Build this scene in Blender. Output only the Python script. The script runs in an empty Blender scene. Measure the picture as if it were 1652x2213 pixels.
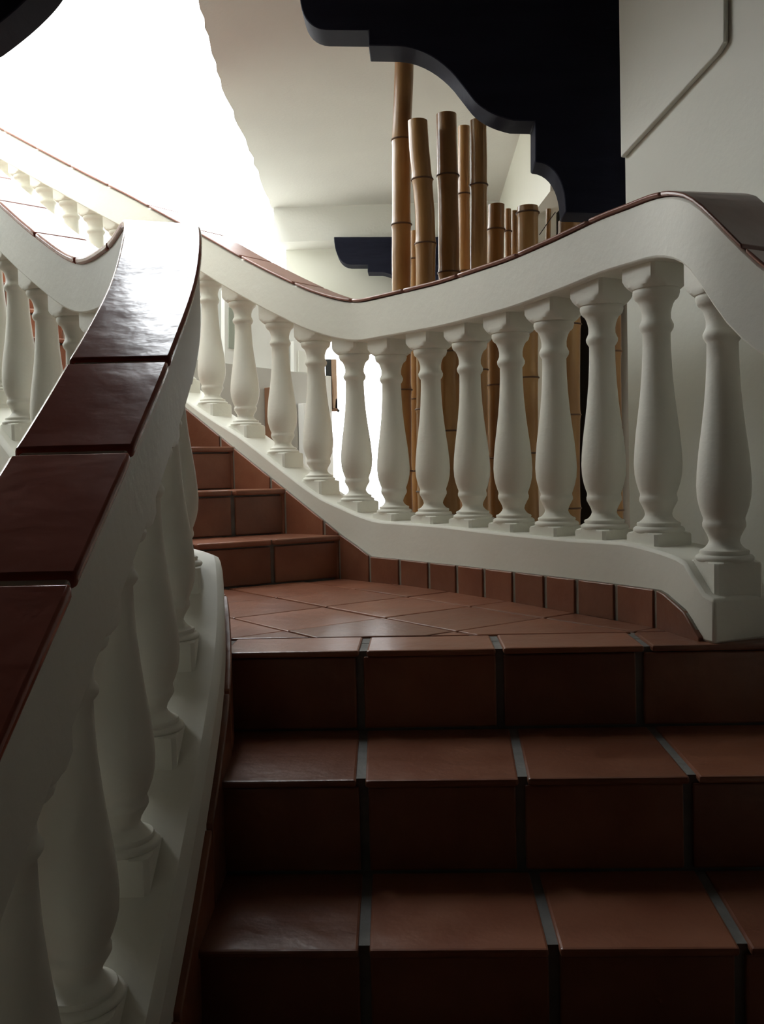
import bpy, bmesh, math, random
import numpy as np
from mathutils import Vector, Matrix

random.seed(7)
SC = bpy.context.scene
COL = SC.collection

# ------------------------------------------------------------------ camera
F = 2050.0; W, H = 1652.0, 2213.0
VX, VY, ROLL = 900.0, 1020.0, 0.022          # vanishing point of the stair direction, horizon tilt
EYE = 1.55                                    # eye height above the lower floor
cY = Vector(((VX - W/2)/F, -(VY - H/2)/F, -1)).normalized()
cZ = Vector((-ROLL, 1, 0)); cZ = (cZ - cY*cZ.dot(cY)).normalized()
cX = cY.cross(cZ)
RWC = Matrix((cX, cY, cZ))                    # camera -> world (rows are world axes in camera space)
cam = bpy.data.cameras.new('camera'); camo = bpy.data.objects.new('camera', cam); COL.objects.link(camo)
cam.sensor_fit = 'HORIZONTAL'; cam.sensor_width = 36.0; cam.lens = 36.0*F/W
cam.clip_start = 0.02; cam.clip_end = 200
M4 = RWC.to_4x4(); M4.translation = (0, 0, EYE); camo.matrix_world = M4
SC.camera = camo

# ------------------------------------------------------------------ sky, exposure
wd = bpy.data.worlds.new('sky'); SC.world = wd; wd.use_nodes = True
wd.node_tree.nodes['Background'].inputs[0].default_value = (0.93, 0.97, 1.0, 1)
wd.node_tree.nodes['Background'].inputs[1].default_value = 20.0
SC.view_settings.view_transform = 'Standard'; SC.view_settings.look = 'None'
SC.view_settings.gamma = 1.0; SC.view_settings.use_curve_mapping = False
SC.view_settings.exposure = -0.6
SC.cycles.max_bounces = 7; SC.cycles.diffuse_bounces = 6; SC.cycles.glossy_bounces = 3
SC.cycles.use_adaptive_sampling = True; SC.cycles.adaptive_threshold = 0.04
SC.cycles.sample_clamp_indirect = 12

def portal(name, loc, rot, sx, sy):
    l = bpy.data.lights.new(name, 'AREA'); l.shape = 'RECTANGLE'; l.size = sx; l.size_y = sy
    l.cycles.is_portal = True
    o = bpy.data.objects.new(name, l); COL.objects.link(o); o.location = loc; o.rotation_euler = rot
    o['kind'] = 'helper'
    return o

# ------------------------------------------------------------------ projection helpers
def ray(px, py):
    return RWC @ Vector(((px - W/2)/F, -(py - H/2)/F, -1))
def P(px, py, Y):                             # world point on the vertical plane y = Y
    d = ray(px, py); t = Y/d.y
    return Vector((d.x*t, Y, EYE + d.z*t))
def G(px, py, z):                             # world point on the horizontal plane z (world)
    d = ray(px, py); t = (z - EYE)/d.z
    return Vector((d.x*t, d.y*t, z))
def proj(p):
    v = RWC.transposed() @ (Vector(p) - Vector((0, 0, EYE)))
    return (W/2 + F*v.x/-v.z, H/2 - F*v.y/-v.z)

# ------------------------------------------------------------------ materials
def mat(name, base, rough=0.6, base2=None, scale=8.0, bump=0.0, bscale=30.0, rand=0.0, coat=0.0, stretch=None, spec=0.5, rough2=None):
    m = bpy.data.materials.new(name); m.use_nodes = True
    nt = m.node_tree; N = nt.nodes; L = nt.links
    b = N['Principled BSDF']; b.inputs['Roughness'].default_value = rough
    b.inputs['Specular IOR Level'].default_value = spec
    if coat: b.inputs['Coat Weight'].default_value = coat; b.inputs['Coat Roughness'].default_value = 0.15
    tc = N.new('ShaderNodeTexCoord'); mp = N.new('ShaderNodeMapping')
    L.new(tc.outputs['Object'], mp.inputs['Vector'])
    if stretch: mp.inputs['Scale'].default_value = stretch
    oi = N.new('ShaderNodeObjectInfo')
    if rand:
        cmb = N.new('ShaderNodeCombineXYZ'); mul = N.new('ShaderNodeMath'); mul.operation = 'MULTIPLY'; mul.inputs[1].default_value = 37.0
        L.new(oi.outputs['Random'], mul.inputs[0]); L.new(mul.outputs[0], cmb.inputs[0]); L.new(mul.outputs[0], cmb.inputs[1])
        L.new(cmb.outputs[0], mp.inputs['Location'])
    no = N.new('ShaderNodeTexNoise'); no.inputs['Scale'].default_value = scale; no.inputs['Detail'].default_value = 5
    L.new(mp.outputs[0], no.inputs['Vector'])
    if base2 is None: base2 = base
    rp = N.new('ShaderNodeValToRGB'); rp.color_ramp.elements[0].position = 0.3; rp.color_ramp.elements[1].position = 0.72
    rp.color_ramp.elements[0].color = (*base, 1); rp.color_ramp.elements[1].color = (*base2, 1)
    L.new(no.outputs['Fac'], rp.inputs['Fac'])
    out = rp.outputs['Color']
    if rand:
        hs = N.new('ShaderNodeHueSaturation'); mr = N.new('ShaderNodeMapRange')
        mr.inputs['To Min'].default_value = 1 - rand; mr.inputs['To Max'].default_value = 1 + rand
        L.new(oi.outputs['Random'], mr.inputs['Value']); L.new(mr.outputs[0], hs.inputs['Value'])
        L.new(out, hs.inputs['Color']); out = hs.outputs['Color']
    L.new(out, b.inputs['Base Color'])
    if rough2 is not None:
        m2 = N.new('ShaderNodeMapRange'); m2.inputs['To Min'].default_value = rough; m2.inputs['To Max'].default_value = rough2
        L.new(no.outputs['Fac'], m2.inputs['Value']); L.new(m2.outputs[0], b.inputs['Roughness'])
    if bump:
        nb = N.new('ShaderNodeTexNoise'); nb.inputs['Scale'].default_value = bscale; nb.inputs['Detail'].default_value = 4
        L.new(mp.outputs[0], nb.inputs['Vector'])
        bp = N.new('ShaderNodeBump'); bp.inputs['Strength'].default_value = bump; bp.inputs['Distance'].default_value = 0.004
        L.new(nb.outputs['Fac'], bp.inputs['Height']); L.new(bp.outputs[0], b.inputs['Normal'])
    return m

M = {}
M['plaster'] = mat('plaster_paint', (0.77, 0.76, 0.68), 0.62, (0.82, 0.81, 0.73), 3.0, 0.25, 40)
M['ceil']    = mat('ceiling_paint', (0.66, 0.655, 0.62), 0.8, (0.70, 0.695, 0.655), 2.0, 0.3, 60)
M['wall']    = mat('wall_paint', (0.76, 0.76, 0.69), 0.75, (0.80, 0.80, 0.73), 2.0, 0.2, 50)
M['shadewall'] = mat('shade_tone_paint', (0.30, 0.27, 0.23), 0.8, (0.34, 0.31, 0.27), 2.0)  # wall colour darkened to stand in for shade behind the bamboo
M['darkroom'] = mat('bounce_absorbing_dark', (0.050, 0.036, 0.026), 0.8, (0.065, 0.047, 0.034), 2.0)  # unseen front room, near black to cut bounce light on the steps
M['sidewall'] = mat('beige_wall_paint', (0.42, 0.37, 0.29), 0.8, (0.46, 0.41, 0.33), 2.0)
M['dado']    = mat('dado_paint', (0.45, 0.43, 0.38), 0.7, (0.50, 0.48, 0.43), 2.0)
M['white']   = mat('white_paint', (0.82, 0.82, 0.78), 0.5)
M['terra']   = mat('terracotta_tile', (0.185, 0.064, 0.034), 0.27, (0.26, 0.104, 0.057), 7.0, 0.8, 16, rand=0.22, rough2=0.42)
M['cap']     = mat('maroon_glazed_tile', (0.29, 0.076, 0.050), 0.15, (0.40, 0.115, 0.075), 6.0, 0.8, 9, rand=0.15, rough2=0.26)
M['captop']  = mat('terracotta_cap_tile', (0.27, 0.12, 0.09), 0.30, (0.36, 0.17, 0.13), 7.0, 0.3, 12, rand=0.12)
M['grout']   = mat('cement_grout', (0.13, 0.125, 0.115), 0.8, (0.19, 0.185, 0.17), 20, 0.4, 80)
M['grout2']  = mat('pale_grout', (0.22, 0.20, 0.17), 0.8, (0.28, 0.26, 0.22), 20, 0.4, 80)
M['beam']    = mat('dark_stained_wood', (0.011, 0.012, 0.024), 0.65, (0.016, 0.018, 0.034), 3.0, 0.3, 12, stretch=(1, 1, 6), spec=0.12)
M['bamboo']  = mat('bamboo_culm', (0.30, 0.145, 0.052), 0.28, (0.50, 0.285, 0.11), 5.0, 0.15, 30, rand=0.15, stretch=(3, 3, 0.7))
M['node']    = mat('bamboo_node', (0.09, 0.042, 0.02), 0.5, (0.15, 0.075, 0.035), 10, rand=0.2)
M['wood']    = mat('brown_wood', (0.16, 0.075, 0.04), 0.45, (0.22, 0.11, 0.06), 5, stretch=(6, 6, 1))
M['tanwood'] = mat('tan_wood', (0.50, 0.33, 0.22), 0.5, (0.55, 0.38, 0.26), 5)
M['metal']   = mat('black_iron', (0.02, 0.02, 0.02), 0.4)
M['pane']    = mat('grey_pane', (0.33, 0.36, 0.30), 0.25)
M['floor']   = mat('lower_floor_tile', (0.16, 0.06, 0.035), 0.4, (0.22, 0.09, 0.05), 4)
M['earth']   = mat('planter_soil', (0.06, 0.04, 0.03), 0.9)

# ------------------------------------------------------------------ object helpers
def sharp(me, ang=35):
    me.polygons.foreach_set('use_smooth', [True]*len(me.polygons))
    try: me.set_sharp_from_angle(angle=math.radians(ang))
    except Exception: pass
def link(name, me, m, parent=None, smooth=True, bevel=0, seg=2):
    if smooth: sharp(me)
    o = bpy.data.objects.new(name, me); COL.objects.link(o)
    if m is not None and not me.materials: me.materials.append(m)
    if parent is not None:
        o.parent = parent
        o.matrix_parent_inverse = parent.matrix_world.inverted() if False else Matrix.Identity(4)
    if bevel:
        b = o.modifiers.new('bevel', 'BEVEL'); b.width = bevel; b.segments = seg; b.limit_method = 'ANGLE'; b.angle_limit = math.radians(40)
    return o
def empty(name, loc=(0, 0, 0)):
    o = bpy.data.objects.new(name, None); COL.objects.link(o); o.empty_display_size = 0.1; o.location = loc
    return o
def tag(o, label=None, cat=None, group=None, kind=None):
    if label: o['label'] = label
    if cat: o['category'] = cat
    if group: o['group'] = group
    if kind: o['kind'] = kind
    return o
def pydata(name, v, f):
    me = bpy.data.meshes.new(name); me.from_pydata([tuple(p) for p in v], [], f); me.update()
    bm = bmesh.new(); bm.from_mesh(me); bmesh.ops.recalc_face_normals(bm, faces=bm.faces); bm.to_mesh(me); bm.free()
    return me
def prism(name, poly, z0, z1):
    """horizontal polygon (x, y) extruded from z0 to z1; z may be lists per vertex"""
    n = len(poly)
    a = z0 if isinstance(z0, (list, tuple)) else [z0]*n
    b = z1 if isinstance(z1, (list, tuple)) else [z1]*n
    v = [(p[0], p[1], a[i]) for i, p in enumerate(poly)] + [(p[0], p[1], b[i]) for i, p in enumerate(poly)]
    f = [list(range(n))[::-1], list(range(n, 2*n))] + [[i, (i+1) % n, n+(i+1) % n, n+i] for i in range(n)]
    return pydata(name, v, f)
def extr(name, pts, d):
    """3-D polygon extruded along vector d"""
    n = len(pts); d = Vector(d)
    v = [Vector(p) for p in pts]; v = v + [p + d for p in v]
    f = [list(range(n))[::-1], list(range(n, 2*n))] + [[i, (i+1) % n, n+(i+1) % n, n+i] for i in range(n)]
    return pydata(name, v, f)
def box(name, x0, x1, y0, y1, z0, z1):
    return prism(name, [(x0, y0), (x1, y0), (x1, y1), (x0, y1)], z0, z1)

class Curve:
    """plan curve through points (Catmull-Rom), arc-length parameter s"""
    def __init__(self, pts, step=0.02):
        p = np.array(pts, float); q = np.vstack([2*p[0]-p[1], p, 2*p[-1]-p[-2]])
        out = []
        for i in range(1, len(q)-2):
            n = max(2, int(np.linalg.norm(q[i+1]-q[i])/step))
            for t in np.linspace(0, 1, n, endpoint=False):
                a, b, c, d = q[i-1], q[i], q[i+1], q[i+2]
                out.append(0.5*((2*b)+(-a+c)*t+(2*a-5*b+4*c-d)*t*t+(-a+3*b-3*c+d)*t**3))
        out.append(p[-1]); self.p = np.array(out)
        self.s = np.concatenate([[0], np.cumsum(np.linalg.norm(np.diff(self.p[:, :2], axis=0), axis=1))])
        self.L = self.s[-1]
    def at(self, s):
        return np.array([np.interp(s, self.s, self.p[:, k]) for k in range(self.p.shape[1])])
    def tan(self, s):
        d = (self.at(min(s+0.03, self.L)) - self.at(max(s-0.03, 0)))[:2]
        return d/np.linalg.norm(d)
    def off(self, s, o):
        """point at offset o to the right of the direction of travel"""
        t = self.tan(s); return self.at(s)[:2] + o*np.array([t[1], -t[0]])
    def s_of_px(self, px, py, off=0.0):
        """s and z at which the curve (offset) passes under pixel (px, py)"""
        best = None
        for s in np.linspace(0, self.L, 700):
            q = self.off(s, off); p = P(px, py, q[1])
            e = abs(p.x - q[0])/max(q[1], 0.3)
            if best is None or e < best[0]: best = (e, s, p.z)
        return best[1], best[2]
    def s_of_y(self, y, lo=True):
        return float(np.interp(y, self.p[:, 1], self.s))

class Zs:
    """z as a smoothed function of s"""
    def __init__(self, pts, w=0.05):
        pts = sorted(pts); self.s = np.array([a for a, b in pts]); self.z = np.array([b for a, b in pts]); self.w = w
    def __call__(self, s):
        k = np.linspace(-self.w, self.w, 7); return float(np.mean(np.interp(s + k, self.s, self.z)))

def band(name, cv, s0, s1, o0, o1, zb, zt, step=0.04):
    """solid swept along curve between s0 and s1; offsets o0..o1, heights zb(s)..zt(s)"""
    n = max(2, int((s1-s0)/step)+1); v = []; f = []
    for s in np.linspace(s0, s1, n):
        a = cv.off(s, o0); b = cv.off(s, o1); lo = zb(s); hi = zt(s)
        v += [(a[0], a[1], lo), (b[0], b[1], lo), (b[0], b[1], hi), (a[0], a[1], hi)]
    for i in range(n-1):
        for k in range(4):
            f.append([4*i+k, 4*i+(k+1) % 4, 4*i+4+(k+1) % 4, 4*i+4+k])
    f.append([0, 1, 2, 3]); f.append([4*n-4, 4*n-1, 4*n-2, 4*n-3])
    return pydata(name, v, f)

# ------------------------------------------------------------------ main levels (world z)
ZL = EYE - 0.41                                # landing
RIS = 0.19
Y0 = [1.26, 1.55, 1.84, 2.19]                  # nosings of the lower flight, last one is the landing
ZT = [ZL - 3*RIS, ZL - 2*RIS, ZL - RIS, ZL]
CE = EYE + 1.90                                # underside of ceiling

# outer (wall side) face curve of the balustrade, from the bottom right up to the top left
foot = [G(x, y, ZL) for x, y in [(1535, 1390), (1425, 1357), (1335, 1337), (1180, 1311), (1055, 1291), (930, 1272), (805, 1256), (740, 1250)]]
OUT = [(1.06, 0.30), (1.06, 0.7), (1.02, 1.2), (0.93, 1.6), (0.80, 1.96)] + [(p.x, p.y) for p in foot[:-1]]
nA = np.array([foot[-1].x, foot[-1].y]); dN = np.array([-0.252, 0.190])
OUT += [tuple(nA + dN*k) for k in (0.0, 1, 2, 3, 5, 7, 9, 11, 13)]
CO = Curve(OUT)
WO = 0.18                                      # width of rail and curb
def zlist(cv, pts, off=0.0): return [cv.s_of_px(x, y, off) for x, y in pts]
zt_px = [(1652, 575), (1600, 520), (1550, 465), (1510, 425), (1470, 411), (1430, 413), (1400, 420), (1300, 460), (1200, 510), (1100, 555), (950, 605), (855, 628), (770, 648), (720, 640), (663, 622), (581, 583), (506, 544), (439, 506), (373, 470), (280, 420), (191, 375), (97, 326), (0, 275)]
zo = zlist(CO, zt_px); s_r = zo[0][0]; z_r = zo[0][1]
sl_end = zo[-1]
zo += [(0.0, z_r - 0.62*s_r), (s_r - 0.25, z_r - 0.17)]
zo += [(CO.L, sl_end[1] + 0.58*(CO.L - sl_end[0]))]
ZTO = Zs(zo)
cb_px = [(1484, 1212), (1414, 1187), (1347, 1172), (1241, 1166), (1150, 1158), (1059, 1149), (950, 1136), (870, 1130), (813, 1126), (773, 1113), (733, 1094), (693, 1078), (653, 1050), (606, 1012), (560, 975), (510, 938), (467, 912), (423, 882)]
zc = zlist(CO, cb_px); zc += [(CO.L, zc[-1][1] + 0.60*(CO.L - zc[-1][0]))]
s_end = CO.s_of_px(1535, 1390)[0]
zc += [(s_end + 0.03, EYE - 0.30), (s_end - 0.1, EYE - 0.32)]
ZCT = Zs(zc, 0.03)
cl_px = [(1520, 1372), (1490, 1318), (1435, 1272), (1370, 1263), (1180, 1240), (1000, 1220), (930, 1213), (870, 1206), (805, 1200), (740, 1155), (620, 1055), (508, 965), (420, 893)]
zl = zlist(CO, cl_px); zl += [(CO.L, zl[-1][1] + 0.60*(CO.L - zl[-1][0])), (s_end - 0.02, ZL)]
ZCL = Zs(zl, 0.012)
if __name__ == '__main__':
    print('OUT', [tuple(round(float(c), 2) for c in q) for q in OUT])
    print('zt', [(round(float(a), 2), round(float(b-EYE), 2)) for a, b in sorted(zo)])
    print('zc', [(round(float(a), 2), round(float(b-EYE), 2)) for a, b in sorted(zc)])
    print('zl', [(round(float(a), 2), round(float(b-EYE), 2)) for a, b in sorted(zl)])

# inner balustrade centre line with rail-top heights (relative to the eye)
INN = [(-0.495, 0.15, -0.72), (-0.495, 0.6, -0.44), (-0.50, 1.11, -0.12), (-0.505, 1.38, 0.045), (-0.513, 1.64, 0.207), (-0.533, 1.95, 0.40), (-0.570, 2.18, 0.555), (-0.625, 2.36, 0.635),
       (-0.75, 2.60, 0.635), (-0.92, 2.82, 0.650), (-1.13, 3.04, 0.79), (-1.34, 3.25, 0.96), (-1.9, 3.81, 1.42), (-2.5, 4.41, 1.91), (-3.3, 5.21, 2.56)]
CI = Curve(INN)
WI = 0.170
def ZTI(s): return EYE + float(np.mean([CI.at(min(max(s+k, 0), CI.L))[2] for k in (-0.04, -0.02, 0, 0.02, 0.04)]))
s_v = CI.s_of_y(2.30); s_w = CI.s_of_y(2.83)
def ZCI(s):                                    # inner curb top
    yy = CI.at(s)[1]
    flat = EYE - 0.195
    if s < s_w:
        return min(flat, EYE - 0.195 - 0.60*(2.28 - yy)) if yy < 2.28 else flat
    return flat + 0.58*(s - s_w)

# ------------------------------------------------------------------ the setting
def struct(name, me, m, label, cat, **k):
    o = link(name, me, m, None, **k); tag(o, label, cat, kind='structure'); return o

XR = 3.0; XL = -4.7; YF = -2.2; YB = 7.05; VF = 2.82; TOPZ = EYE + 3.8
struct('floor', box('floor', XL, XR, YF, YB + 0.2, -0.12, 0.0), M['floor'], 'dark tiled lower floor under the stairs and bamboo', 'floor', smooth=False)
M['ground'] = mat('pale_paving', (0.30, 0.29, 0.26), 0.9, (0.34, 0.33, 0.30), 1.0)
struct('ground', prism('ground', [(-30, YB + 0.2), (30, YB + 0.2), (30, 40), (-30, 40)], -0.14, -0.02), M['ground'], 'pale paving outside the bright doorway', 'ground', smooth=False)
struct('ground', prism('ground', [(-30, -30), (XL - 0.15, -30), (XL - 0.15, YB + 0.2), (-30, YB + 0.2)], -0.14, -0.02), M['ground'], 'pale paving outside the side wall', 'ground', smooth=False)
# ceiling: front part and the part right of the stair well, with its rough edge
edge = [G(x, y, CE) for x, y in [(430, 0), (455, 95), (482, 190), (515, 270), (545, 340), (572, 410), (592, 462)]]
ev = []
for i in range(len(edge)-1):
    for t in np.linspace(0, 1, 5, endpoint=False):
        p = edge[i].lerp(edge[i+1], t); ev.append((p.x + random.uniform(-0.008, 0.008), p.y))
ev = [(ev[0][0] + 0.28, VF), (ev[0][0] + 0.12, 3.25)] + ev + [(edge[-1].x, YB)]
struct('ceiling', prism('ceiling', ev[::-1] + [(XR, VF), (XR, YB)][::1], CE, CE + 0.28), M['ceil'], 'pale grey plaster ceiling right of the bright stair well', 'ceiling', smooth=False)
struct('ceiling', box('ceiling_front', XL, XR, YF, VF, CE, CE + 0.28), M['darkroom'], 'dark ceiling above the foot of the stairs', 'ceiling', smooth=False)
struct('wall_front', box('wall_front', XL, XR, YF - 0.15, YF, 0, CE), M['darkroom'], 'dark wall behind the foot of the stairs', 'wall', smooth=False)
LY0, LY1, LZ0, LZ1 = 3.7, 6.5, EYE + 2.2, EYE + 3.6    # side window of the stair well
struct('wall_left', box('wall_left', XL - 0.15, XL, YF, YB + 0.2, 0, LZ0), M['wall'], 'white side wall of the stair well below its window', 'wall', smooth=False)
for y0_, y1_, z0_, z1_, l_ in [(VF - 0.15, LY0, LZ0, TOPZ, 'front end of the side wall beside its window'), (LY1, YB + 0.2, LZ0, TOPZ, 'back end of the side wall beside its window'), (LY0, LY1, LZ1, TOPZ, 'side wall strip above its window')]:
    struct('wall_left', box('wall_left', XL - 0.15, XL, y0_, y1_, z0_, z1_), M['wall'], l_, 'wall', smooth=False)
SX0, SX1, SY0, SY1 = -2.2, -0.95, 3.1, 6.1             # skylight
for x0_, x1_, y0_, y1_, l_ in [(XL, SX0, VF, YB, 'high ceiling left of the skylight'), (SX1, -0.6, VF, YB, 'high ceiling right of the skylight'), (SX0, SX1, VF, SY0, 'high ceiling in front of the skylight'), (SX0, SX1, SY1, YB, 'high ceiling behind the skylight')]:
    struct('ceiling', box('ceiling', x0_, x1_, y0_, y1_, TOPZ, TOPZ + 0.1), M['white'], l_, 'ceiling', smooth=False)
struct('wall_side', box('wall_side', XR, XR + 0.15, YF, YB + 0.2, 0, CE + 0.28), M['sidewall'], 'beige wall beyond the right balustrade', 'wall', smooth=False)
struct('wall_light_block', box('wall_light_block', -2.75, -2.6, YF, VF, 0, CE), M['sidewall'], 'added beige wall left of the lower flight, holding back stair well light', 'wall', smooth=False)  # added out of view to keep stair well light off the lower left
# upper storey around the well
struct('wall_upper_right', box('wall_upper_right', ev[0][0] + 0.02, ev[0][0] + 0.17, VF, YB, CE + 0.28, TOPZ), M['wall'], 'upper wall beside the stair well', 'wall', smooth=False)
struct('wall_upper_front', box('wall_upper_front', XL, ev[0][0] + 0.17, VF - 0.15, VF, CE + 0.28, TOPZ), M['wall'], 'upper wall over the front of the stair well', 'wall', smooth=False)
# back wall with its openings
SILL = EYE + 2.42
xA = P(470, 400, YB).x; xB = P(618, 540, YB).x; xD0 = P(690, 900, YB).x; xD1 = P(875, 900, YB).x; zD = P(760, 705, YB).z
struct('wall_back', box('wall_back', XL, xA, YB, YB + 0.2, 0, SILL), M['wall'], 'bright white wall behind the upper flight', 'wall', smooth=False)
struct('wall_pier', box('wall_pier', xB, xD0, YB, YB + 0.2, 0, CE + 0.28), M['wall'], 'pale wall pier left of the bright doorway', 'wall', smooth=False)
struct('wall_lintel', box('wall_lintel', xD0, xD1, YB, YB + 0.2, zD, CE + 0.28), M['wall'], 'pale wall above the bright doorway', 'wall', smooth=False)
struct('wall_far', box('wall_far', xD1, XR, YB, YB + 0.2, 0, CE + 0.28), M['sidewall'], 'back wall behind the bamboo, coloured darker for shade', 'wall', smooth=False)  # darker than the rest of the back wall to imitate shade
fx = P(595, 500, 6.85).x
struct('trim_1', box('trim_1', fx, 1.2, 6.80, YB, P(700, 520, 6.8).z, CE), M['ceil'], 'pale plaster beam under the far end of the ceiling', 'beam', smooth=False)
# white side wall to the right of the bamboo and the pillar wall in front
sw = G(1135, 290, CE); sw2 = G(1070, 440, CE); XS = 0.5*(sw.x + sw2.x)
pN = P(1197, 413, XS/((1197-900)/F)); pM = P(1160, 462, XS/((1160-900)/F))
struct('wall_alcove', extr('wall_alcove', [(XS, pN.y - 0.35, CE), (XS, pN.y, pN.z), (XS, pM.y, pM.z), (XS, pM.y + 0.35, 0.6), (XS, pM.y + 0.4, 0), (XS, YB, 0), (XS, YB, CE)], (0.12, 0, 0)), M['wall'], 'pale side wall behind the short bamboo poles', 'wall', smooth=False)
struct('wall_recess', box('wall_recess', XS + 0.5, XS + 0.6, 3.5, YB, 0, CE), M['shadewall'], 'wall deep behind the bamboo, coloured darker for shade', 'wall', smooth=False)
struct('trim_4', box('trim_4', XS - 0.02, XS - 0.001, pM.y + 0.4, YB, 0, EYE + 0.55), M['shadewall'], 'added brown band imitating shade low on the side wall behind the bamboo', 'dado', smooth=False)  # added strip; its brown stands in for shade on the pale wall
YW = 3.36
xw = P(1350, 200, YW).x
wu = Vector((math.cos(math.radians(-63)), math.sin(math.radians(-63)), 0)); wn = Vector((wu.y, -wu.x, 0))   # along the wall, and its face towards the stairs
w0 = Vector((xw, YW, 0))
def wp(px, py, off=0.0):                       # pixel -> point on the right wall's face
    d = ray(px, py); q = w0 + wn*off; t = (q.x*wn.x + q.y*wn.y)/(d.x*wn.x + d.y*wn.y)
    return Vector((d.x*t, d.y*t, EYE + d.z*t))
we = w0 + wu*2.6
struct('wall_right', prism('wall_right', [(w0.x, w0.y), (we.x, we.y), (XR, we.y), (XR, w0.y + 0.5), (w0.x + 0.18, w0.y + 0.5)], 0, CE), M['wall'], 'white wall right of the dark carved bracket', 'wall', smooth=False)
pp = [wp(1346, 345), wp(1346, 345), wp(1561, 116), wp(1576, 92), wp(1580, -140)]
pp[0] = Vector((w0.x, w0.y, CE - 0.01)); pp[1] = Vector((w0.x, w0.y, pp[1].z)); pp[4].z = CE - 0.01
struct('trim_2', extr('trim_2', pp, wn*0.02), M['wall'], 'raised plaster panel with a slanted lower edge on the right wall', 'panel', smooth=False, bevel=0.004)
# low wall with windows seen through the balusters of the upper flight
A = P(300, 745, 5.45); B = P(702, 831, 7.0); ab = Vector((B.x - A.x, B.y - A.y, 0)).normalized(); nb = Vector((ab.y, -ab.x, 0))
zled = 0.5*(A.z + B.z)
def abp(px, py, off=0.0):                      # pixel -> point on the low wall plane, off in front of it
    d = ray(px, py); a = Vector((A.x, A.y, EYE)) + nb*off - Vector((0, 0, EYE))
    t = (a.x*nb.x + a.y*nb.y)/(d.x*nb.x + d.y*nb.y); return Vector((d.x*t, d.y*t, EYE + d.z*t))
lw = struct('wall_low', extr('wall_low', [(A.x, A.y, 0), (B.x, B.y, 0), (B.x, B.y, EYE + 1.3), (A.x, A.y, EYE + 1.3)], -nb*0.12), M['white'], 'white low wall with windows behind the upper flight', 'wall', smooth=False)
struct('trim_3', extr('trim_3', [(A.x, A.y, 0), (B.x, B.y, 0), (B.x, B.y, zled), (A.x, A.y, zled)], nb*0.06), M['dado'], 'grey dado along the low wall behind the balusters', 'dado', smooth=False)
for n, (x0, y0, x1, y1) in enumerate([(478, 628, 514, 788), (628, 738, 668, 822)]):
    q = [abp(x0, y0, 0.02), abp(x1, y0 + (x1-x0)*0.2, 0.02), abp(x1, y1 + (x1-x0)*0.1, 0.02), abp(x0, y1, 0.02)]
    for i, z in ((1, q[0].z), (2, q[3].z)): q[i].z = z
    w = struct('window_%d' % (n+1), extr('window', q, nb*0.03), M['white'], ['white framed window with a narrow grey pane behind the second baluster', 'white framed window right of the brown post behind the balusters'][n], 'window', smooth=False)
    c = sum(q, Vector())/4; qq = [c + (p - c)*0.55 for p in q]
    link('pane', extr('pane', qq, nb*0.035), M['pane'] if n == 0 else M['wall'], w, smooth=False)
for nm, (x0, y0, x1, y1), m, lab in [('wooden_post', (571, 838, 583, 1000), 'wood', 'narrow brown post against the grey dado'), ('white_post', (644, 872, 659, 1010), 'white', 'narrow white post against the grey dado')]:
    q = [abp(x0, y0, 0.065), abp(x1, y0, 0.065), abp(x1, y0, 0.065), abp(x0, y1, 0.065)]; q[2].z = q[3].z = 0.0; q[1].z = q[0].z
    tag(link(nm, extr(nm, q, nb*0.05), M[m], None, smooth=False, bevel=0.004), lab, 'post')
# door shutter standing open in the bright doorway
sh = empty('door_shutter', P(715, 885, YB - 0.05)); tag(sh, 'dark wooden shutter standing open in the bright doorway', 'shutter')
o_ = sh.location
def rel(me): me.transform(Matrix.Translation(-o_)); return me
p0 = P(703, 776, YB - 0.05); p1 = P(716, 776, YB - 0.05); p2 = P(727, 776, YB - 0.05); pb = P(716, 883, YB - 0.05)
link('panel', rel(extr('panel', [p0, p1, Vector((p1.x, p1.y, pb.z)), Vector((p0.x, p0.y, pb.z))], (0, 0.03, 0))), M['metal'], sh, bevel=0.003)
link('edge_strip', rel(extr('edge_strip', [p1, p2, Vector((p2.x, p2.y, pb.z)), Vector((p1.x, p1.y, pb.z))], (0, 0.03, 0))), M['tanwood'], sh, bevel=0.003)
link('bottom_rail', rel(box('bottom_rail', p0.x, p2.x, p0.y - 0.006, p0.y + 0.036, pb.z - 0.02, pb.z)), M['wood'], sh, bevel=0.002)
ltc = P(731, 889, YB - 0.05)
link('latch', rel(extr('latch', [P(726, 862, YB - .05), P(729, 862, YB - .05), P(730, 882, YB - .05), P(735, 887, YB - .05), P(731, 892, YB - .05), P(725, 884, YB - .05)], (0, 0.012, 0))), M['metal'], sh)

portal('sky_portal_top', (0.5*(SX0 + SX1), 0.5*(SY0 + SY1), TOPZ + 0.05), (0, 0, 0), SX1 - SX0, SY1 - SY0)
portal('sky_portal_left', (XL - 0.05, 0.5*(LY0 + LY1), 0.5*(LZ0 + LZ1)), (0, math.radians(-90), 0), LZ1 - LZ0, LY1 - LY0)
portal('sky_portal_door', (0.5*(xD0 + xD1), YB + 0.1, 0.5*zD), (math.radians(-90), 0, 0), xD1 - xD0, zD)
portal('sky_portal_back', (0.5*(XL + xB), YB + 0.1, 0.5*(SILL + TOPZ)), (math.radians(-90), 0, 0), abs(XL - xB), TOPZ - SILL)

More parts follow.
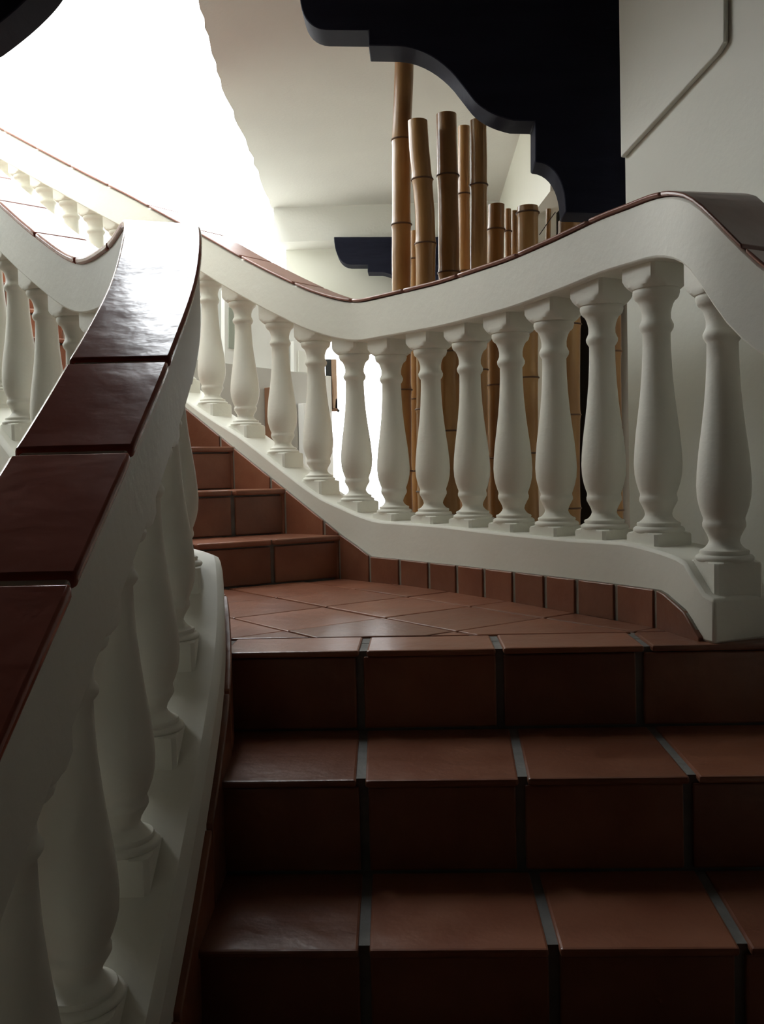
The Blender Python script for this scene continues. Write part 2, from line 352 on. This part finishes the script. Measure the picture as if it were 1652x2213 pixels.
# ------------------------------------------------------------------ tiles
def tile_poly(name, poly, z, th, m, parent, bevel=0.006):
    return link(name, prism(name, poly, z - th, z), m, parent, smooth=False, bevel=bevel)
def clip(poly, C):
    """Sutherland-Hodgman: clip polygon against convex counter-clockwise polygon C"""
    out = [tuple(p) for p in poly]
    for i in range(len(C)):
        a, b = C[i], C[(i+1) % len(C)]; inp = out; out = []
        def side(p): return (b[0]-a[0])*(p[1]-a[1]) - (b[1]-a[1])*(p[0]-a[0])
        for j in range(len(inp)):
            p, q = inp[j-1], inp[j]; sp, sq = side(p), side(q)
            if (sp >= 0) != (sq >= 0):
                t = sp/(sp - sq); out.append((p[0] + t*(q[0]-p[0]), p[1] + t*(q[1]-p[1])))
            if sq >= 0: out.append(q)
        if len(out) < 3: return []
    return out
def area(p): return 0.5*sum(p[i-1][0]*p[i][1] - p[i][0]*p[i-1][1] for i in range(len(p)))

# ------------------------------------------------------------------ lower flight
lf = empty('stair_flight', (0.3, 1.2, 0)); tag(lf, 'lower flight of wide terracotta tiled steps in the dark foreground', 'stairs')
lo_ = lf.location.copy()
def shift(o, d): o.location = Vector(o.location) - d; return o
def step(parent, org, name, poly, z0, z1):
    me = prism(name, poly, z0, z1); o = link(name, me, M['grout'], parent, smooth=False); o.location = -org; return o
XI, XO = -0.42, 1.16
joints_t = {1: [(786, 2061, 790, 1973), (1200, 2053, 1178, 1970), (1603, 2035, 1557, 1956)], 2: [(780, 1686, 783, 1630), (1129, 1676, 1121, 1633), (1499, 1675, 1446, 1614)]}
ysr = [Y0[0] - 0.29*k for k in range(4, 0, -1)]
allY = [Y0[0] - 0.29*2, Y0[0] - 0.29] + Y0
allZ = [ZT[0] - 2*RIS, ZT[0] - RIS] + ZT
GR = 0.009                                     # half grout width
for k in range(len(allY)):
    y, z = allY[k], allZ[k]
    last = k == len(allY) - 1
    ynext = allY[k+1] if not last else y + 0.17
    zprev = allZ[k-1] if k else 0.0
    if not last:
        st = step(lf, lo_, 'step', [(XI - 0.12, y + 0.012), (XO, y + 0.012), (XO, ynext + 0.05), (XI - 0.12, ynext + 0.05)], zprev - (0.3 if k else 0), z - 0.004)
    else:
        st = step(lf, lo_, 'step', [(XI - 0.1, y + 0.012), (1.0, y + 0.012), (1.0, y + 0.12), (XI - 0.1, y + 0.12)], zprev - 0.3, z - 0.006)
    # joints: list of (x_front, x_back)
    if (k - 2) in joints_t:
        J = []
        for a, b, c, d in joints_t[k-2]:
            f_, g_ = G(a, b, z), G(c, d, z); sl = (g_.x - f_.x)/(g_.y - f_.y); J.append((f_.x, f_.x + sl*(ynext - y)))
    elif last:
        J = [(G(a, b, z).x,)*2 for a, b in [(785, 1402), (1078, 1396), (1392, 1388)]]
    else:
        J = [(-0.06, -0.06), (0.25, 0.24), (0.56, 0.58)]
    J = [(XI - 0.05, XI - 0.05)] + J + [(J[-1][0] + 0.31, J[-1][1] + 0.31)]
    if J[-1][0] < 1.0: J.append((XO, XO))
    for (a0, a1), (b0, b1) in zip(J[:-1], J[1:]):
        if last:
            poly = [(a0 + GR, y - 0.012), (b0 - GR, y - 0.012), (b1 - GR, ynext), (a1 + GR, ynext)]
            poly = clip(poly, [(XI - 0.1, y - 0.2), (0.95, y - 0.2), (0.95, 2.5), (XI - 0.1, 2.5)])
            if not poly: continue
        else:
            poly = [(a0 + GR, y - 0.012), (b0 - GR, y - 0.012), (b1 - GR, ynext + 0.003), (a1 + GR, ynext + 0.003)]
        t = tile_poly('tread_tile', poly, z + random.uniform(-0.001, 0.001), 0.015, M['terra'], st, 0.005)
    # riser tiles
    RJ = {5: [779, 1082, 1385], 4: [788, 1127, 1490], 3: [790, 1200, 1603]}.get(k)
    zr0, zr1 = zprev + 0.004, z - 0.018
    if RJ: XJ = [P(x, [0, 0, 0, 2130, 1780, 1500][k], y).x for x in RJ]
    else: XJ = [-0.06, 0.25, 0.56]
    XJ = [XI - 0.05] + XJ + [XJ[-1] + 0.31] + ([XO] if XJ[-1] + 0.31 < 1.05 else [])
    for a, b in zip(XJ[:-1], XJ[1:]):
        link('riser_tile', box('riser_tile', a + GR, b - GR, y + 0.002, y + 0.02, zr0, zr1), M['terra'], st, smooth=False, bevel=0.004)

# ------------------------------------------------------------------ landing
ld = empty('stair_landing', (0.0, 2.9, ZL)); tag(ld, 'wedge shaped terracotta tiled landing between the two flights', 'landing', kind='structure')
lo2 = ld.location.copy()
N1 = nA; I1 = np.array([-1.14, 3.15]); dI = np.array([-0.205, 0.205])
land = [(-0.75, 2.30), (0.9, 2.30)] + [(CO.off(s, 0.06)[0], CO.off(s, 0.06)[1]) for s in np.linspace(CO.s_of_px(1425, 1357)[0], CO.s_of_px(740, 1250)[0], 8)] + [tuple(I1 + (I1 - N1)*0.1), (-1.05, 2.6)]
core = link('slab', prism('slab', land, ZL - 0.9, ZL - 0.005), M['grout'], ld, smooth=False); core.location = -lo2
ang = math.atan2(nA[1] - foot[3].y, nA[0] - foot[3].x)   # direction of the back edge
u = np.array([math.cos(ang), math.sin(ang)]); v = np.array([-u[1], u[0]])
cvx = [(-0.75, 2.365), (0.64, 2.365)] + [(CO.at(s)[0], CO.at(s)[1]) for s in [CO.s_of_px(x, y)[0] for x, y in [(1425, 1357), (1180, 1311), (930, 1272), (740, 1250)]]] + [tuple(I1), (-1.02, 2.62)]
o0 = np.array([nA[0], nA[1]]); T = 0.318
for i in range(-7, 3):
    for j in range(-2, 8):
        c = o0 + u*(i + 0.5)*T*0.98 + v*(j + 0.0)*T
        q = [c + u*a*(T/2 - 0.006) + v*b*(T/2 - 0.006) for a, b in ((-1, -1), (1, -1), (1, 1), (-1, 1))]
        q = clip(q, cvx)
        if len(q) < 3 or abs(area(q)) < 0.0015: continue
        if area(q) < 0: q = q[::-1]
        t = link('floor_tile', prism('floor_tile', q, ZL - 0.016, ZL + random.uniform(-0.0008, 0.0012)), M['terra'], core, smooth=False, bevel=0.004)

# ------------------------------------------------------------------ upper flight
uf = empty('stair_flight', (-0.9, 3.8, 0)); tag(uf, 'upper flight of terracotta tiled steps climbing to the left', 'stairs')
uo = uf.location.copy()
zN = [ZL + 0.170, ZL + 0.355, ZL + 0.537, ZL + 0.722]
sN = [CO.s_of_px(735, 1160)[0], CO.s_of_px(620, 1055)[0], CO.s_of_px(508, 965)[0], CO.s_of_px(400, 880)[0]]
dS = (sN[3] - sN[0])/3
NU = 13
for k in range(NU):
    s = sN[k] if k < 4 else sN[3] + dS*(k-3)
    z = zN[k] if k < 4 else zN[3] + 0.183*(k-3)
    zp = ZL if k == 0 else (zN[k-1] if k <= 4 else zN[3] + 0.183*(k-4))
    if k > 0 and k <= 3: zp = zN[k-1]
    s2 = sN[k+1] if k < 3 else s + dS
    a = CO.off(s, 0.03); b = CO.off(s2, 0.03); i1 = I1 + dI*k; i2 = I1 + dI*(k+1)
    e = (a - i1)/np.linalg.norm(a - i1); fw = np.array([-e[1], e[0]])      # e: inner -> outer, fw: up the stairs
    st = step(uf, uo, 'step', [tuple(i1 + fw*0.012), tuple(a + fw*0.012), tuple(b + fw*0.06), tuple(i2 + fw*0.06)], 0.0, z - 0.004)
    wid = np.linalg.norm(a - i1)
    if k == 0: js = [0.0, 0.20, 0.51, 0.0]
    # joints measured from the outer end
    jx = {0: 591, 1: 505}.get(k)
    if jx is not None:
        d = ray(jx, [1215, 1110][k]); # intersect with riser line
        den = d.x*fw[0] + d.y*fw[1]; t = (a[0]*fw[0] + a[1]*fw[1])/den; q = np.array([d.x*t, d.y*t]); j0 = wid - float(np.dot(q - i1, e))
    else: j0 = 0.16 if k % 2 else 0.31
    js = [0.0, j0]
    while js[-1] + 0.31 < wid: js.append(js[-1] + 0.31)
    js.append(wid)
    for m0, m1 in zip(js[:-1], js[1:]):
        r0 = a - e*(m0 + 0.009); r1 = a - e*(m1 - 0.009)
        pl = [tuple(r1 + fw*0.001), tuple(r0 + fw*0.001), tuple(r0 + fw*0.02), tuple(r1 + fw*0.02)]
        link('riser_tile', prism('riser_tile', pl, zp + 0.004, z - 0.028), M['terra'], st, smooth=False, bevel=0.004)
        g0, g1 = m0/wid, m1/wid
        w2 = np.linalg.norm(b - i2)
        q0 = b + (i2 - b)*g0; q1 = b + (i2 - b)*g1
        e2 = (b - i2)/w2
        pl = [tuple(r1 - fw*0.012), tuple(r0 - fw*0.012), tuple(q0 - e2*0.006 + fw*0.01), tuple(q1 + e2*0.006 + fw*0.01)]
        tile_poly('tread_tile', pl, z, 0.022, M['terra'], st, 0.006)

# ------------------------------------------------------------------ balusters
HB = 0.66
prof = [(0.030, 0.050), (0.036, 0.0615), (0.040, 0.0655), (0.047, 0.0675), (0.054, 0.0660), (0.059, 0.0610), (0.0600, 0.0565), (0.0635, 0.0560), (0.069, 0.0575), (0.0745, 0.0555), (0.0765, 0.0500), (0.084, 0.0430), (0.094, 0.0375), (0.104, 0.0348), (0.118, 0.037), (0.135, 0.043), (0.148, 0.048),
        (0.153, 0.0495), (0.165, 0.0495), (0.170, 0.048), (0.180, 0.0475), (0.195, 0.0515), (0.220, 0.057), (0.250, 0.0612), (0.290, 0.0628), (0.340, 0.0610), (0.400, 0.0570), (0.470, 0.0505), (0.540, 0.0445), (0.620, 0.0395), (0.700, 0.0367), (0.760, 0.0360),
        (0.768, 0.0400), (0.778, 0.0440), (0.790, 0.0448), (0.800, 0.0415), (0.812, 0.0378), (0.832, 0.0375), (0.850, 0.0400), (0.866, 0.0440), (0.878, 0.0490), (0.882, 0.0535), (0.890, 0.0580), (0.905, 0.0610), (0.918, 0.0600), (0.930, 0.0500)]
def lathe(name, pr, n=32, zs=1.0):
    v = []; f = []
    for z, r in pr:
        for k in range(n):
            a = 2*math.pi*k/n; v.append((r*math.cos(a), r*math.sin(a), z*zs))
    for i in range(len(pr)-1):
        for k in range(n): f.append([i*n+k, i*n+(k+1) % n, (i+1)*n+(k+1) % n, (i+1)*n+k])
    f.append(list(range(n))[::-1]); f.append([(len(pr)-1)*n+k for k in range(n)])
    return pydata(name, v, f)
me_shaft = lathe('baluster', prof)
sharp(me_shaft, 42); me_shaft.materials.append(M['plaster'])
def cushion(name, a, rows, n=48):
    """square block whose lower edge is rounded to a circle: rows of (z, R)"""
    v = []; f = []
    for z, R in rows:
        for k in range(n):
            t = 2*math.pi*(k+0.5)/n; r = min(a/max(abs(math.cos(t)), abs(math.sin(t))), R); v.append((r*math.cos(t), r*math.sin(t), z))
    for i in range(len(rows)-1):
        for k in range(n): f.append([i*n+k, i*n+(k+1) % n, (i+1)*n+(k+1) % n, (i+1)*n+k])
    f.append(list(range(n))[::-1]); f.append([(len(rows)-1)*n+k for k in range(n)])
    return pydata(name, v, f)
me_cap = cushion('baluster_cap', 0.0655, [(0.914, 0.052), (0.918, 0.064), (0.928, 0.073), (0.940, 0.081), (0.955, 0.087), (0.975, 0.0900), (1.0, 0.0905), (1.09, 0.0905)])
me_pl = cushion('baluster_plinth', 0.0625, [(-0.11, 0.0875), (0.028, 0.0875), (0.036, 0.080), (0.0405, 0.070)])
for m_ in (me_cap, me_pl): sharp(m_, 30); m_.materials.append(M['plaster'])
def baluster(parent, org, x, y, z0, z1, rz, plinth=1.0):
    o = bpy.data.objects.new('baluster', me_shaft); COL.objects.link(o); o.parent = parent
    o.location = Vector((x, y, z0)) - org; o.scale = (1, 1, z1 - z0); o.rotation_euler = (0, 0, rz)
    c = bpy.data.objects.new('baluster_cap', me_cap); COL.objects.link(c); c.parent = o
    p = bpy.data.objects.new('baluster_plinth', me_pl); COL.objects.link(p); p.parent = o
    return o

# ------------------------------------------------------------------ outer balustrade
ob = empty('balustrade', (0.3, 2.9, ZL)); tag(ob, 'long white plaster balustrade curving around the landing, with bottle shaped balusters', 'balustrade')
oo = ob.location.copy()
DR = 0.158                                     # rail depth, square to its slope
def vdep(zf, s):
    sl = (zf(s + 0.04) - zf(s - 0.04))/0.08; return DR*math.sqrt(1 + 0.8*sl*sl)
CT = 0.011; CTI = 0.020
rail = link('handrail', band('handrail', CO, 0.02, CO.L - 0.02, 0.0, WO, lambda s: ZTO(s) - vdep(ZTO, s), lambda s: ZTO(s) - CT - 0.003), M['plaster'], ob, bevel=0.006); rail.location = -oo
s = 0.03
while s < CO.L - 0.1:
    e_ = min(s + 0.295, CO.L - 0.03)
    t = link('cap_tile', band('cap_tile', CO, s, e_, -0.007, WO + 0.007, lambda q: ZTO(q) - CT, ZTO, 0.035), M['captop'], rail, bevel=0.005)
    s = e_ + 0.010
s_c0 = CO.s_of_y(2.14) if False else s_end - 0.02
curb = link('curb', band('curb', CO, s_c0, CO.L - 0.02, 0.0, WO, lambda s: min(ZL - (0.3 if s > s_c0 + 0.35 else 0.002), ZCL(s) - 0.45) if s > s_c0 + 0.35 else ZL - 0.002, ZCT), M['plaster'], ob, bevel=0.008); curb.location = -oo
lowc = link('curb', band('curb', CO, 0.02, s_c0 - 0.29, 0.0, WO, lambda s: max(0.0, ZTO(s) - 1.6), lambda s: ZTO(s) - vdep(ZTO, s) - HB), M['plaster'], ob, bevel=0.008); lowc.location = -oo
# skirting tiles
jp = [1528, 1425, 1338, 1255, 1183, 1115, 1053, 993, 932, 870, 805]
js = [CO.s_of_px(x, float(np.interp(x, [805, 1180, 1425, 1535], [1230, 1280, 1320, 1385])))[0] for x in jp]
def skirt(cv, s0, s1, o0, o1, zb, zt, parent, loc=None):
    t = link('skirting_tile', band('skirting_tile', cv, s0, s1, o0, o1, zb, zt, 0.03), M['terra'], parent, bevel=0.003)
    return t
gb = link('grout_bed', band('grout_bed', CO, js[0] + 0.02, sN[3] + dS*7, -0.0065, 0.02, lambda s: ZCL(s) - (0.11 if s < js[-1] else 0.2), lambda s: ZCL(s) - 0.004, 0.03), M['grout2'], curb)
for a, b in zip(js[:-1], js[1:]):
    skirt(CO, a + 0.008, b - 0.008, -0.012, 0.02, lambda s: ZL - 0.005, lambda s: ZCL(s) - 0.005, curb)
sk = [js[-1]] + sN + [sN[3] + dS*k for k in range(1, 9)]
for k, (a, b) in enumerate(zip(sk[:-1], sk[1:])):
    mid = a + 0.035 if k > 0 else None
    if k == 0: skirt(CO, a + 0.006, b - 0.004, -0.012, 0.02, lambda s: ZL - 0.005, lambda s: ZCL(s) - 0.005, curb)
    else:
        skirt(CO, a + 0.006, a + 0.072, -0.012, 0.02, lambda s: ZCL(a) - 0.30, lambda s: ZCL(s) - 0.005, curb)
        skirt(CO, a + 0.086, b - 0.006, -0.012, 0.02, lambda s: ZCL(a) - 0.30, lambda s: ZCL(s) - 0.005, curb)
# balusters by their places along the rail
bx = [(1567, 1040), (1423, 1010), (1306, 1020), (1205, 1030), (1109, 1035), (1022, 1035), (936, 1035), (851, 1030), (771, 1010), (688, 985), (613, 945), (529, 880), (459, 830)]
sb = [CO.s_of_px(x, y, WO/2)[0] for x, y in bx]
if __name__ == '__main__': print('sb', [round(float(s), 3) for s in sb], 's_end', round(float(s_end), 3), 'L', round(float(CO.L), 2), 'N', [round(float(s), 2) for s in sN])
dB = (sb[-1] - sb[-5])/4
sb_all = list(sb) + [sb[-1] + dB*k for k in range(1, int((CO.L - sb[-1])/dB))]
for k in range(1, 9):
    if sb[0] - 0.18 - 0.24*k > 0.08: sb_all.append(sb[0] - 0.18 - 0.24*k)
for s in sb_all:
    c = CO.off(s, WO/2); t = CO.tan(s)
    zt = ZTO(s) - vdep(ZTO, s)
    zb = ZCT(s) if s > s_c0 else zt - HB
    baluster(ob, oo, c[0], c[1], zb, zt, math.atan2(t[1], t[0]))

# ------------------------------------------------------------------ inner balustrade
ib = empty('balustrade', (-0.6, 2.2, 0)); tag(ib, 'nearest white balustrade with a glossy dark red tiled top, left of the steps', 'balustrade')
io = ib.location.copy()
def vdi(s):
    sl = (ZTI(min(s + 0.04, CI.L)) - ZTI(max(s - 0.04, 0)))/0.08; return DR*math.sqrt(1 + 0.8*sl*sl)
ir = link('handrail', band('handrail', CI, 0.02, CI.L - 0.02, -WI/2 + 0.004, WI/2 - 0.004, lambda s: ZTI(s) - vdi(s), lambda s: ZTI(s) - 0.007), M['plaster'], ib, bevel=0.005); ir.location = -io
# cap tiles: joints where the photograph shows them
jy = [1.640, 1.379, 1.115]
jsI = [CI.s_of_y(y) for y in jy]
stp = jsI[0] - jsI[1]
jl = [jsI[0] + 0.98 + stp*1.12*k for k in range(10, -1, -1)] + jsI + [jsI[2] - stp*k for k in range(1, 5)]
jl = [s for s in jl if 0.03 < s < CI.L - 0.03][::-1]
jl = [0.02] + jl + [CI.L - 0.02]
for a, b in zip(jl[:-1], jl[1:]):
    if b - a < 0.04: continue
    link('cap_tile', band('cap_tile', CI, a + (0.007 if a < s_v else 0.003), b - (0.007 if b < s_v else 0.003), -WI/2 - 0.004, WI/2 + 0.004, lambda q: ZTI(q) - CTI, ZTI, 0.03), M['cap'], ir, bevel=0.006)
ic = link('curb', band('curb', CI, 0.02, CI.L - 0.02, -0.10, 0.115, lambda s: max(0.0, ZCI(s) - 0.7), ZCI), M['plaster'], ib, bevel=0.016); ic.location = -io
sa = 0.05
s_top = CI.s_of_y(2.46)
while sa < s_top:
    sb_ = min(sa + 0.30, s_top)
    skirt(CI, sa + 0.005, sb_ - 0.005, 0.10, 0.128, lambda s: max(0.0, ZCI(s) - 0.5), lambda s: ZCI(s) - 0.10, ic); sa = sb_
s = CI.s_of_y(0.42)
while s < CI.L - 0.1:
    c = CI.off(s, 0.0); t = CI.tan(s); zt = ZTI(s) - vdi(s); zb = ZCI(s)
    baluster(ib, io, c[0], c[1], zb, zt, math.atan2(t[1], t[0])); s += 0.225

# ------------------------------------------------------------------ dark carved brackets
def bez(a, b, c, d, n=10):
    return [tuple((1-t)**3*a[k] + 3*(1-t)**2*t*b[k] + 3*(1-t)*t*t*c[k] + t**3*d[k] for k in (0, 1)) for t in np.linspace(0, 1, n)]
YC = 3.50
pr = bez((648, -10), (650, 40), (672, 62), (705, 64)) + [(797, 65), (797, 98)] + bez((860, 99), (905, 100), (950, 125), (985, 165)) + bez((1010, 195), (1030, 232), (1065, 250), (1110, 260))[1:] + [(1157, 261), (1157, 348)] + bez((1160, 350), (1195, 352), (1216, 385), (1221, 430)) + [(1223, 458), (1420, 460), (1420, -260), (640, -260)]
def bracket(name, pts, Y, th, label, parts=None):
    q = [P(x, y, Y) for x, y in pts]
    for p in q: p.z = min(p.z, CE - 0.002 if Y < 6 else CE)
    q = [p for p in q]
    if 3 < Y < 4:
        for p in q: p.x = min(p.x, xw + 0.043)
    return tag(link(name, extr(name, q, (0, th, 0)), M['beam'], None, bevel=0.004), label, 'bracket')
bracket('carved_bracket', pr, YC, 0.14, 'large dark carved wooden bracket hanging above the bamboo')
pf = bez((722, 512), (723, 545), (733, 571), (758, 572)) + [(795, 572), (795, 588)] + bez((826, 588), (845, 590), (858, 600), (870, 612)) + [(905, 650), (960, 660), (960, 512)]
bracket('carved_bracket', pf, 6.72, 0.14, 'small distant dark bracket below the far end of the ceiling')
pg = [(100, -60)] + bez((98, -50), (75, -15), (25, 32), (-40, 78)) + [(-200, 140), (-420, 160), (-420, -700), (105, -700)]
bracket('carved_bracket', pg, 2.75, 0.14, 'blue-grey curved bracket cut off by the top left corner')

# ------------------------------------------------------------------ bamboo
def bamboo(label, path, w, Y, nodes, top=True):
    """path: (px, py) from top to bottom; w: width in pixels; nodes: py of rings"""
    pts = [P(x, y, Y) for x, y in path]
    r = 0.5*w/F*Y
    # continue to the floor
    last = pts[-1]; d = (pts[-1] - pts[-2]).normalized()
    if d.z > -0.2: d = Vector((0, 0, -1))
    pts.append(Vector((last.x + 0.02*random.uniform(-1, 1), last.y, 0.02)))
    zs = [p.z for p in pts]
    zt, zb = zs[0], zs[-1]
    def axis(z):
        return Vector((np.interp(z, zs[::-1], [p.x for p in pts][::-1]), Y, z))
    zn = sorted([P(path[0][0], y, Y).z for y in nodes])
    lowest = zn[0] if zn else zt - 0.25
    while lowest - 0.36 > zb + 0.1:
        lowest -= random.uniform(0.30, 0.38); zn.append(lowest)
    root = empty('bamboo_pole', axis(zb)); tag(root, label, 'bamboo', 'bamboo poles behind the landing balustrade')
    o_ = axis(zb); n = 20
    zz = sorted(set([round(z, 4) for z in np.linspace(zb, zt, 60)] + [round(z + k, 4) for z in zn for k in (-0.02, -0.008, 0, 0.008, 0.02) if zb < z + k < zt]))
    v = []; f = []
    for z in zz:
        c = axis(z) - o_
        rr = r
        for q in zn:
            rr = max(rr, r*(1 + 0.07*math.exp(-((z-q)/0.014)**2)))
        rr *= 1 - 0.03*math.sin((z*9) % 3.14)
        for k in range(n):
            a = 2*math.pi*k/n; v.append((c.x + rr*math.cos(a), c.y + rr*math.sin(a), c.z))
    m = len(zz)
    for i in range(m-1):
        for k in range(n): f.append([i*n+k, i*n+(k+1) % n, (i+1)*n+(k+1) % n, (i+1)*n+k])
    f.append(list(range(n))[::-1])
    # hollow top: rim and a diaphragm a little below
    b0 = len(v); c = axis(zt) - o_
    for k in range(n):
        a = 2*math.pi*k/n; v.append((c.x + r*0.82*math.cos(a), c.y + r*0.82*math.sin(a), c.z))
    for k in range(n):
        a = 2*math.pi*k/n; v.append((c.x + r*0.80*math.cos(a), c.y + r*0.80*math.sin(a), c.z - 0.05))
    for k in range(n):
        f.append([(m-1)*n+k, (m-1)*n+(k+1) % n, b0+(k+1) % n, b0+k]); f.append([b0+k, b0+(k+1) % n, b0+n+(k+1) % n, b0+n+k])
    f.append([b0+n+k for k in range(n)])
    link('culm', pydata('culm', v, f), M['bamboo'], root)
    for q in zn:
        if not zb + 0.02 < q < zt - 0.003: continue
        c = axis(q) - o_
        vv = []; ff = []
        R1 = r*1.06
        for j in range(8):
            b = 2*math.pi*j/8
            for k in range(n):
                a = 2*math.pi*k/n; rr = R1 + 0.0035*math.cos(b); vv.append((c.x + rr*math.cos(a), c.y + rr*math.sin(a), c.z + 0.0035*math.sin(b)))
        for j in range(8):
            for k in range(n): ff.append([j*n+k, j*n+(k+1) % n, ((j+1) % 8)*n+(k+1) % n, ((j+1) % 8)*n+k])
        link('node_ring', pydata('node_ring', vv, ff), M['node'], root)
    return root

bamboo('tallest bamboo pole, running up behind the large dark bracket', [(876, -60), (874, 150), (868, 300), (868, 485), (868, 640), (870, 1000)], 41, 3.95, [303, 486])
bamboo('bent bamboo pole just right of the tallest pole', [(903, 262), (906, 320), (913, 390), (919, 460), (920, 530), (920, 620), (922, 1000)], 43, 3.82, [389, 528])
bamboo('thick bamboo pole with the highest free top, third from the left', [(965, 248), (966, 310), (968, 380), (970, 480), (971, 590), (972, 1000)], 45, 3.88, [381, 590])
bamboo('slim dark bamboo pole wedged between the third and fifth tall poles', [(1003, 274), (1003, 400), (1004, 1000)], 26, 4.15, [420])
bamboo('bamboo pole whose top touches the curve of the large bracket', [(1034, 261), (1035, 330), (1035, 400), (1035, 570), (1037, 1000)], 36, 3.86, [401])
bamboo('thin greenish bamboo pole mostly hidden behind the bent pole', [(898, 500), (898, 640), (898, 1000)], 24, 4.2, [560])
bamboo('medium bamboo pole, leftmost of the short group', [(1073, 443), (1072, 500), (1071, 560), (1073, 1000)], 36, 3.97, [497])
bamboo('thin dark bamboo stick beside the leftmost short pole', [(1098, 452), (1099, 560), (1100, 1000)], 14, 4.05, [500])
bamboo('thin bamboo stick touching the widest short pole', [(1113, 456), (1113, 560), (1114, 1000)], 15, 4.13, [])
bamboo('widest short bamboo pole with a node ring just below its top', [(1141, 447), (1141, 520), (1141, 1000)], 45, 3.86, [461])
bamboo('thin dark bamboo stick standing alone right of the widest short pole', [(1186, 452), (1185, 520), (1186, 1000)], 11, 4.0, [])
bamboo('short bamboo pole just under the lower tip of the large bracket', [(1231, 478), (1231, 540), (1230, 1000)], 48, 3.9, [702])
bamboo('added bamboo pole filling the dark gap beside the right wall, seen between balusters', [(1326, 640), (1326, 800), (1328, 1000)], 34, 4.0, [760])  # extra pole in place of the dark gap at the wall edge
bamboo('dark bamboo pole filling the gap below the rail left of the widest short pole', [(1006, 700), (1006, 800), (1008, 1000)], 38, 4.3, [])
# thin wire tying the short poles
wpts = [P(1166, 508, 4.0), P(1184, 482, 3.97), P(1201, 458, 4.0)]
vv = []; ff = []
for p in wpts:
    for k in range(6): vv.append((p.x + 0.0022*math.cos(k*math.pi/3), p.y + 0.0022*math.sin(k*math.pi/3), p.z))
for i in range(2):
    for k in range(6): ff.append([6*i+k, 6*i+(k+1) % 6, 6*i+6+(k+1) % 6, 6*i+6+k])
tag(link('tie_wire', pydata('tie_wire', vv, ff), M['metal'], None), 'thin dark wire slanting behind the lone bamboo stick', 'wire')
